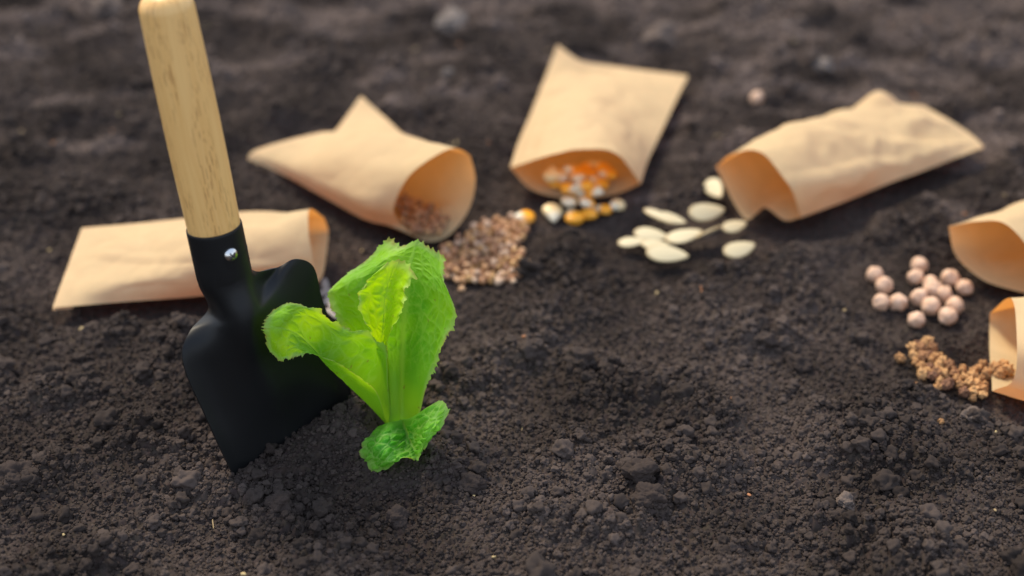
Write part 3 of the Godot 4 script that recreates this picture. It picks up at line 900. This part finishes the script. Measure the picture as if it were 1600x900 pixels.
func scatter(poly: PackedVector2Array, gap: float, most: int) -> Array:
	var lo := poly[0]
	var hi := poly[0]
	for q in poly:
		lo = Vector2(minf(lo.x, q.x), minf(lo.y, q.y))
		hi = Vector2(maxf(hi.x, q.x), maxf(hi.y, q.y))
	var out := []
	for k in most * 40:
		var q := Vector2(rng.randf_range(lo.x, hi.x), rng.randf_range(lo.y, hi.y))
		if out.size() >= most:
			break
		if not Geometry2D.is_point_in_polygon(q, poly):
			continue
		var free := true
		for w in out:
			if q.distance_squared_to(w) < gap * gap:
				free = false
				break
		if free:
			out.append(q)
	return out


# ---------------------------------------------------------------- clods, stones, litter

func build_clods() -> void:
	var kinds := []
	for k in 4: kinds.append(lump_mesh(4, 200 + k, 0.34, 0.2, Vector3(1.0, 0.72, 0.88), 2.6, 0.2))
	var m := [mat(lin(0.043, 0.032, 0.027), 0.95, 0.2), mat(lin(0.125, 0.095, 0.078), 0.95, 0.2), mat(lin(0.17, 0.14, 0.12), 0.9, 0.3)]
	for q in [
		[.1482, .167, .0052, 1, "soil_clod", "pale rounded soil clod alone in the right foreground"],
		[.058, .1567, .0078, 0, "soil_clod", "large dark clod in the middle foreground"],
		[.0595, .1725, .007, 0, "soil_clod", "long dark clod in front of the large one in the middle"],
		[-.1021, .1704, .0065, 0, "soil_clod", "round dark clod in front of the trowel blade"],
		[-.2217, .1567, .0095, 0, "soil_clod", "large dark clod at the left edge"],
		[-.0502, .1775, .0056, 0, "soil_clod", "dark clod below the drooping lettuce leaf"],
		[-.0185, .1597, .006, 0, "soil_clod", "clod right of the drooping lettuce leaf"],
		[-.0329, .1166, .0056, 0, "soil_clod", "clod close to the lettuce stalk at right"],
		[.1418, .0664, .006, 0, "soil_clod", "dark clod left of the beet seed pile"],
		[.2162, .1118, .005, 1, "soil_clod", "greyish clod in front of the lowest packet"],
		[-.0422, -.3307, .011, 2, "stone", "pale blurred stone at the top behind the packets"],
		[.2035, -.2551, .0065, 2, "stone", "small pale stone far back at right"],
		[-.0417, -.2477, .0045, 2, "stone", "tiny pale stone behind the rolled packet"],
		[.0998, -.2998, .012, 1, "soil_clod", "grey clod far back behind the middle packet"],
		[-.2864, -.3521, .013, 1, "soil_clod", "grey clod at the top left corner"]]:
		var r: float = q[2]
		put(q[4], kinds[rng.randi() % 4], m[q[3]], Vector3(q[0], height(q[0], q[1]) + r * 0.25, q[1]), Basis.from_euler(Vector3(rng.randf_range(-0.3, 0.3), rng.randf() * TAU, 0.0)).scaled(Vector3(r, r, r)), q[5], "stone" if q[4] == "stone" else "soil clod", "larger clods and stones in the soil")
	# bits of straw and bark
	var straw := [mat(lin(0.45, 0.33, 0.15), 0.8), mat(lin(0.32, 0.13, 0.05), 0.8), mat(lin(0.3, 0.21, 0.1), 0.8)]
	var root := Node3D.new()
	root.name = "plant_litter"
	add_child(root)
	root.set_meta("kind", "stuff")
	root.set_meta("label", "tiny bits of straw, bark and chaff among the soil crumbs")
	root.set_meta("category", "litter")
	var bits := [lump_mesh(1, 300, 0.4, 0.3, Vector3(1.0, 0.5, 0.7)), lump_mesh(1, 301, 0.3, 0.3, Vector3(3.0, 0.28, 0.3))]
	for k in 90:
		var z := rng.randf_range(-0.35, 0.22)
		var half := 0.24 + (0.22 - z) * 0.27
		var x := rng.randf_range(-half, half)
		if pressed(x, z).x > 0.3:
			continue
		var r := rng.randf_range(0.0006, 0.0014)
		var o := part("bit", bits[1 if rng.randf() < 0.35 else 0], straw[rng.randi() % 3], root)
		o.transform = Transform3D(Basis.from_euler(Vector3(rng.randf_range(-0.4, 0.4), rng.randf() * TAU, rng.randf_range(-0.4, 0.4))).scaled(Vector3(r, r, r)), Vector3(x, height(x, z) + 0.0012, z))


# ---------------------------------------------------------------- the scene

func _ready() -> void:
	# camera
	var cam := Camera3D.new()
	cam.name = "camera"
	add_child(cam)
	cam.position = Vector3(0, .4809, .713)
	cam.rotation_degrees = Vector3(-34.0, 0, 0)
	cam.near = 0.02
	cam.far = 200.0
	cam.keep_aspect = Camera3D.KEEP_HEIGHT
	cam.fov = 20.016
	var lens := CameraAttributesPhysical.new()
	lens.frustum_focal_length = 68.0
	lens.frustum_near = 0.02
	lens.frustum_far = 200.0
	lens.frustum_focus_distance = 0.725
	lens.exposure_aperture = 4.6
	cam.attributes = lens
	cam.current = true
	# sky
	var sky := ProceduralSkyMaterial.new()
	sky.sky_top_color = Color(0.60, 0.66, 0.76)
	sky.sky_horizon_color = Color(0.84, 0.86, 0.88)
	sky.sky_curve = 0.2
	sky.ground_horizon_color = Color(0.4, 0.38, 0.36)
	sky.ground_bottom_color = Color(0.22, 0.2, 0.19)
	sky.sun_angle_max = 0.0
	var env := Environment.new()
	env.background_mode = Environment.BG_SKY
	env.sky = Sky.new()
	env.sky.sky_material = sky
	env.background_energy_multiplier = 1.4
	env.tonemap_mode = Environment.TONE_MAPPER_LINEAR
	env.tonemap_exposure = 1.7
	env.sdfgi_enabled = true
	env.ssao_enabled = true
	env.ssil_enabled = true
	var world := WorldEnvironment.new()
	world.name = "world"
	world.environment = env
	add_child(world)
	# the sun: behind and to the left, veiled by thin cloud
	var sun := DirectionalLight3D.new()
	sun.name = "sun"
	add_child(sun)
	sun.look_at_from_position(Vector3.ZERO, Vector3(0.4, -0.85, 0.6), Vector3.UP)
	sun.light_energy = 0.85
	sun.light_color = Color(1.0, 0.94, 0.84)
	sun.light_angular_distance = 16.0
	sun.shadow_enabled = true

	rng.seed = 20240
	n_wide = noise(FastNoiseLite.TYPE_SIMPLEX_SMOOTH, 7.0, 1, 2)
	n_mask = noise(FastNoiseLite.TYPE_SIMPLEX_SMOOTH, 16.0, 2, 2)
	n_clod = cells(60.0, 3)
	n_lump = cells(135.0, 4)
	n_grain = cells(330.0, 5)
	n_fine = noise(FastNoiseLite.TYPE_SIMPLEX, 420.0, 6, 2)
	m_soil = mat(Color.WHITE, 0.95, 0.22)
	m_soil.vertex_color_use_as_albedo = true
	m_paper = mat(Color.WHITE, 0.75, 0.35)
	m_paper.albedo_texture = ImageTexture.create_from_image(paper_image())
	m_paper.uv1_triplanar = true
	m_paper.uv1_scale = Vector3(12, 12, 12)
	m_paper.backlight_enabled = true
	m_paper.backlight = Color(0.9, 0.66, 0.38)
	m_paper.cull_mode = BaseMaterial3D.CULL_DISABLED
	m_leaf = mat(Color.WHITE, 0.5, 0.36)
	m_leaf.vertex_color_use_as_albedo = true
	m_leaf.backlight_enabled = true
	m_leaf.backlight = Color(1.0, 0.95, 0.4)
	m_leaf.cull_mode = BaseMaterial3D.CULL_DISABLED
	rests = [
		[Vector2(-.1224, -.0167), Vector2(-.2199, -.0102), .038, .95, -.003],
		[Vector2(-.0534, -.0714), Vector2(-.1164, -.1515), .0351, .95, -.003],
		[Vector2(.042, -.123), Vector2(.0669, -.2257), .0452, .95, -.003],
		[Vector2(.1552, -.0855), Vector2(.2552, -.1556), .0394, .95, -.003],
		[Vector2(.2681, -.0133), Vector2(.3589, -.0835), .0313, .95, -.003],
		[Vector2(.2565, .0708), Vector2(.3151, .0828), .0399, .95, -.003],
		[Vector2(-.0275, -.0215), Vector2(0, -.0473), .022, .75, -.001],
		[Vector2(.0705, -.0473), Vector2(.1255, -.0466), .026, .92, -.001],
		[Vector2(.0181, -.0743), Vector2(.0547, -.0848), .015, .75, -.001],
		[Vector2(.1979, -.003), Vector2(.2314, .006), .032, .9, -.002],
		[Vector2(.1961, .0321), Vector2(.2183, .035), .018, .9, -.003],
		[Vector2(.1986, .0677), Vector2(.2264, .0832), .02, .9, -.002],
		[Vector2(-.0539, .1167), Vector2(-.0503, .1167), .014, .9, -.006]]

	build_soil()
	print("soil")
	build_crumbs()
	print("crumbs")
	build_clods()
	packet([
	[Vector3(-.1017, .005, .002), Vector3(-.1039, .02, -.0001), Vector3(-.1062, .031, -.0108), Vector3(-.107, .033, -.0261), Vector3(-.1015, .02, -.0383)],
	[Vector3(-.13, .005, .0086), Vector3(-.1297, .021, .0135), Vector3(-.1312, .03, .0032), Vector3(-.1351, .03, -.022), Vector3(-.1401, .014, -.0548)],
	[Vector3(-.1655, .005, .0157), Vector3(-.1645, .02, .018), Vector3(-.1657, .027, .0077), Vector3(-.1715, .026, -.0188), Vector3(-.1791, .012, -.0506)],
	[Vector3(-.201, .005, .0204), Vector3(-.1978, .015, .0164), Vector3(-.1979, .019, .0014), Vector3(-.2009, .018, -.022), Vector3(-.2063, .01, -.0485)],
	[Vector3(-.2349, .006, .027), Vector3(-.235, .007, .0104), Vector3(-.2349, .008, -.0093), Vector3(-.2354, .008, -.0282), Vector3(-.2353, .009, -.0455)]], [
	[Vector3(-.1017, .005, .002), Vector3(-.1002, .003, -.0089), Vector3(-.1004, .003, -.0328), Vector3(-.1003, .008, -.0431), Vector3(-.1015, .02, -.0383)],
	[Vector3(-.13, .005, .0086), Vector3(-.1325, .003, -.0072), Vector3(-.1351, .003, -.0231), Vector3(-.1376, .003, -.0389), Vector3(-.1401, .014, -.0548)],
	[Vector3(-.1655, .005, .0157), Vector3(-.1689, .0035, -.0009), Vector3(-.1723, .0035, -.0175), Vector3(-.1757, .0035, -.0341), Vector3(-.1791, .012, -.0506)],
	[Vector3(-.201, .005, .0204), Vector3(-.2023, .004, .0031), Vector3(-.2037, .004, -.0141), Vector3(-.205, .004, -.0313), Vector3(-.2063, .01, -.0485)],
	[Vector3(-.2349, .006, .027), Vector3(-.235, .007, .0104), Vector3(-.2349, .008, -.0093), Vector3(-.2354, .008, -.0282), Vector3(-.2353, .009, -.0455)]], "flat kraft paper packet lying behind the trowel at far left", 401)
	packet([
	[Vector3(-.0606, .007, -.0507), Vector3(-.0642, .022, -.045), Vector3(-.0549, .042, -.0463), Vector3(-.0377, .053, -.0512), Vector3(-.0288, .053, -.0547), Vector3(-.0226, .045, -.0619)],
	[Vector3(-.0798, .006, -.0577), Vector3(-.0804, .022, -.0531), Vector3(-.0722, .038, -.0609), Vector3(-.0563, .046, -.0752), Vector3(-.0473, .045, -.0792), Vector3(-.0402, .035, -.0899)],
	[Vector3(-.1034, .005, -.0814), Vector3(-.1032, .018, -.0771), Vector3(-.0958, .031, -.0832), Vector3(-.0809, .039, -.0953), Vector3(-.0705, .036, -.1053), Vector3(-.061, .024, -.1227)],
	[Vector3(-.1299, .005, -.1074), Vector3(-.1284, .013, -.1061), Vector3(-.1188, .021, -.1113), Vector3(-.101, .027, -.1226), Vector3(-.0919, .02, -.1347), Vector3(-.077, .012, -.1673)],
	[Vector3(-.1561, .006, -.129), Vector3(-.1517, .01, -.1303), Vector3(-.1336, .016, -.1311), Vector3(-.1118, .017, -.1402), Vector3(-.107, .01, -.1531), Vector3(-.094, .012, -.1959)]], [
	[Vector3(-.0606, .007, -.0507), Vector3(-.049, .003, -.0419), Vector3(-.0359, .003, -.0458), Vector3(-.0248, .01, -.06), Vector3(-.0201, .027, -.0639), Vector3(-.0226, .045, -.0619)],
	[Vector3(-.0798, .006, -.0577), Vector3(-.0719, .003, -.0641), Vector3(-.064, .003, -.0706), Vector3(-.056, .003, -.077), Vector3(-.0481, .003, -.0835), Vector3(-.0402, .035, -.0899)],
	[Vector3(-.1034, .005, -.0814), Vector3(-.0949, .0035, -.0897), Vector3(-.0864, .0035, -.0979), Vector3(-.0779, .0035, -.1062), Vector3(-.0695, .0035, -.1144), Vector3(-.061, .024, -.1227)],
	[Vector3(-.1299, .005, -.1074), Vector3(-.1193, .004, -.1194), Vector3(-.1087, .004, -.1313), Vector3(-.0982, .004, -.1433), Vector3(-.0876, .004, -.1553), Vector3(-.077, .012, -.1673)],
	[Vector3(-.1561, .006, -.129), Vector3(-.1517, .01, -.1303), Vector3(-.1336, .016, -.1311), Vector3(-.1118, .017, -.1402), Vector3(-.107, .01, -.1531), Vector3(-.094, .012, -.1959)]], "kraft paper packet rolled open into a round mouth holding brown seeds", 402, 0.0012)
	packet([
	[Vector3(-.0011, .013, -.1046), Vector3(.0161, .03, -.0864), Vector3(.0373, .038, -.0816), Vector3(.0578, .034, -.0837), Vector3(.0735, .009, -.0932)],
	[Vector3(.0038, .008, -.144), Vector3(.0193, .027, -.1218), Vector3(.0395, .034, -.1213), Vector3(.0628, .026, -.1299), Vector3(.0803, .006, -.1259)],
	[Vector3(.0111, .006, -.1819), Vector3(.0271, .02, -.167), Vector3(.047, .026, -.1646), Vector3(.0717, .018, -.1741), Vector3(.0904, .006, -.1596)],
	[Vector3(.0196, .006, -.2253), Vector3(.0346, .014, -.2112), Vector3(.0546, .017, -.2088), Vector3(.0784, .013, -.215), Vector3(.1016, .006, -.1971)],
	[Vector3(.0296, .018, -.2565), Vector3(.044, .012, -.2462), Vector3(.0625, .007, -.2489), Vector3(.0872, .006, -.2435), Vector3(.1128, .009, -.2301)]], [
	[Vector3(-.0011, .013, -.1046), Vector3(.0129, .003, -.0948), Vector3(.0366, .002, -.0886), Vector3(.0595, .002, -.0936), Vector3(.0735, .009, -.0932)],
	[Vector3(.0038, .008, -.144), Vector3(.0229, .003, -.1395), Vector3(.042, .003, -.135), Vector3(.0612, .003, -.1304), Vector3(.0803, .006, -.1259)],
	[Vector3(.0111, .006, -.1819), Vector3(.0309, .0035, -.1763), Vector3(.0507, .0035, -.1707), Vector3(.0705, .0035, -.1652), Vector3(.0904, .006, -.1596)],
	[Vector3(.0196, .006, -.2253), Vector3(.0401, .004, -.2182), Vector3(.0606, .004, -.2112), Vector3(.0811, .004, -.2042), Vector3(.1016, .006, -.1971)],
	[Vector3(.0296, .018, -.2565), Vector3(.044, .012, -.2462), Vector3(.0625, .007, -.2489), Vector3(.0872, .006, -.2435), Vector3(.1128, .009, -.2301)]], "kraft paper packet in the middle spilling maize kernels from its mouth", 403, 0.0026)
	packet([
	[Vector3(.1605, .007, -.0595), Vector3(.1504, .03, -.0539), Vector3(.1371, .043, -.0676), Vector3(.1241, .037, -.0783), Vector3(.1145, .024, -.0868)],
	[Vector3(.1888, .006, -.0791), Vector3(.1787, .028, -.0762), Vector3(.1685, .036, -.097), Vector3(.1566, .032, -.1126), Vector3(.1445, .019, -.1241)],
	[Vector3(.2193, .006, -.1005), Vector3(.2097, .022, -.1051), Vector3(.199, .03, -.1225), Vector3(.1898, .027, -.1439), Vector3(.1798, .014, -.1586)],
	[Vector3(.2349, .006, -.1101), Vector3(.2268, .018, -.1182), Vector3(.2173, .025, -.1357), Vector3(.2084, .024, -.1528), Vector3(.2043, .012, -.1747)],
	[Vector3(.2506, .006, -.1206), Vector3(.2437, .014, -.1308), Vector3(.2366, .019, -.1493), Vector3(.2288, .024, -.1635), Vector3(.2219, .026, -.1755)],
	[Vector3(.2662, .006, -.1313), Vector3(.2617, .01, -.1428), Vector3(.2553, .012, -.1607), Vector3(.2472, .014, -.1751), Vector3(.2366, .015, -.1816)],
	[Vector3(.2811, .007, -.1403), Vector3(.2773, .008, -.1512), Vector3(.2706, .009, -.163), Vector3(.263, .009, -.1762), Vector3(.2551, .009, -.1888)]], [
	[Vector3(.1605, .007, -.0595), Vector3(.1518, .004, -.0616), Vector3(.1407, .009, -.0671), Vector3(.1298, .003, -.0646), Vector3(.1145, .024, -.0868)],
	[Vector3(.1888, .006, -.0791), Vector3(.1777, .0028, -.0903), Vector3(.1666, .0028, -.1016), Vector3(.1556, .0028, -.1128), Vector3(.1445, .019, -.1241)],
	[Vector3(.2193, .006, -.1005), Vector3(.2094, .0032, -.115), Vector3(.1995, .0032, -.1296), Vector3(.1897, .0032, -.1441), Vector3(.1798, .014, -.1586)],
	[Vector3(.2349, .006, -.1101), Vector3(.2273, .0035, -.1262), Vector3(.2196, .0035, -.1424), Vector3(.212, .0035, -.1586), Vector3(.2043, .012, -.1747)],
	[Vector3(.2506, .006, -.1206), Vector3(.2434, .0038, -.1343), Vector3(.2362, .0038, -.148), Vector3(.2291, .0038, -.1618), Vector3(.2219, .026, -.1755)],
	[Vector3(.2662, .006, -.1313), Vector3(.2588, .0042, -.1438), Vector3(.2514, .0042, -.1564), Vector3(.244, .0042, -.169), Vector3(.2366, .015, -.1816)],
	[Vector3(.2811, .007, -.1403), Vector3(.2773, .008, -.1512), Vector3(.2706, .009, -.163), Vector3(.263, .009, -.1762), Vector3(.2551, .009, -.1888)]], "long crumpled kraft paper packet beside the cream pumpkin seeds", 404, 0.0042)
	packet([
	[Vector3(.2775, .006, .0172), Vector3(.267, .028, .0194), Vector3(.254, .04, .0025), Vector3(.2427, .034, -.011), Vector3(.2314, .024, -.0227)],
	[Vector3(.3008, .006, -.0062), Vector3(.2905, .028, -.0061), Vector3(.2778, .036, -.0225), Vector3(.2665, .03, -.0337), Vector3(.2577, .018, -.0429)],
	[Vector3(.3261, .006, -.0281), Vector3(.318, .022, -.035), Vector3(.308, .026, -.0532), Vector3(.2974, .02, -.0626), Vector3(.2891, .011, -.0679)],
	[Vector3(.3532, .006, -.053), Vector3(.3504, .012, -.0649), Vector3(.3428, .014, -.0797), Vector3(.3333, .013, -.0857), Vector3(.3253, .008, -.0899)],
	[Vector3(.3793, .007, -.0732), Vector3(.3774, .008, -.0821), Vector3(.3716, .009, -.0947), Vector3(.3655, .008, -.1037), Vector3(.3582, .007, -.1091)]], [
	[Vector3(.2775, .006, .0172), Vector3(.2625, .003, .0068), Vector3(.2482, .003, -.0034), Vector3(.236, .01, -.0156), Vector3(.2314, .024, -.0227)],
	[Vector3(.3008, .006, -.0062), Vector3(.29, .003, -.0154), Vector3(.2792, .003, -.0245), Vector3(.2684, .003, -.0337), Vector3(.2577, .018, -.0429)],
	[Vector3(.3261, .006, -.0281), Vector3(.3169, .0035, -.0381), Vector3(.3076, .0035, -.048), Vector3(.2984, .0035, -.058), Vector3(.2891, .011, -.0679)],
	[Vector3(.3532, .006, -.053), Vector3(.3462, .004, -.0622), Vector3(.3393, .004, -.0714), Vector3(.3323, .004, -.0807), Vector3(.3253, .008, -.0899)],
	[Vector3(.3793, .007, -.0732), Vector3(.3774, .008, -.0821), Vector3(.3716, .009, -.0947), Vector3(.3655, .008, -.1037), Vector3(.3582, .007, -.1091)]], "kraft paper packet at right edge behind the chickpeas, mouth facing left", 405)
	packet([
	[Vector3(.2294, .004, .094), Vector3(.2356, .017, .1015), Vector3(.2367, .032, .093), Vector3(.2421, .034, .0598), Vector3(.2407, .011, .0388)],
	[Vector3(.246, .004, .1029), Vector3(.2528, .021, .1107), Vector3(.2532, .036, .1011), Vector3(.2618, .034, .0582), Vector3(.2611, .012, .034)],
	[Vector3(.2708, .004, .1092), Vector3(.2768, .019, .111), Vector3(.2793, .031, .0968), Vector3(.2882, .029, .0564), Vector3(.2863, .012, .0397)],
	[Vector3(.2957, .005, .1153), Vector3(.3029, .012, .1088), Vector3(.309, .02, .0894), Vector3(.3178, .02, .0522), Vector3(.3146, .009, .0438)],
	[Vector3(.3206, .006, .1204), Vector3(.3252, .008, .1109), Vector3(.3321, .009, .0925), Vector3(.3381, .009, .0719), Vector3(.341, .008, .0518)]], [
	[Vector3(.2294, .004, .094), Vector3(.2324, .003, .081), Vector3(.2368, .002, .0597), Vector3(.2404, .004, .0434), Vector3(.2407, .011, .0388)],
	[Vector3(.246, .004, .1029), Vector3(.2498, .003, .0857), Vector3(.2535, .003, .0684), Vector3(.2573, .003, .0512), Vector3(.2611, .012, .034)],
	[Vector3(.2708, .004, .1092), Vector3(.2747, .0035, .0918), Vector3(.2786, .0035, .0744), Vector3(.2825, .0035, .057), Vector3(.2863, .012, .0397)],
	[Vector3(.2957, .005, .1153), Vector3(.3004, .004, .0974), Vector3(.3052, .004, .0795), Vector3(.3099, .004, .0617), Vector3(.3146, .009, .0438)],
	[Vector3(.3206, .006, .1204), Vector3(.3252, .008, .1109), Vector3(.3321, .009, .0925), Vector3(.3381, .009, .0719), Vector3(.341, .008, .0518)]], "lowest kraft paper packet at right edge with beet seeds before it", 406)
	build_trowel()
	build_lettuce()
	build_seeds()
	print("done")


func paper_image() -> Image:
	var im := Image.create(512, 512, false, Image.FORMAT_RGB8)
	var a := noise(FastNoiseLite.TYPE_SIMPLEX_SMOOTH, 0.012, 41, 3)
	var b := noise(FastNoiseLite.TYPE_SIMPLEX, 0.25, 42)
	for y in 512:
		for x in 512:
			var wx := x * TAU / 512.0
			var wy := y * TAU / 512.0
			var big := a.get_noise_3d(cos(wx) * 80.0, sin(wx) * 80.0 + cos(wy) * 80.0, sin(wy) * 80.0)
			var k := 1.0 + 0.10 * big + 0.05 * b.get_noise_2d(x * 0.4, y * 1.6)
			im.set_pixel(x, y, Color(0.73, 0.555, 0.305).linear_to_srgb() if k == 1.0 else (Color(0.73, 0.555, 0.305) * k).linear_to_srgb())
	return im
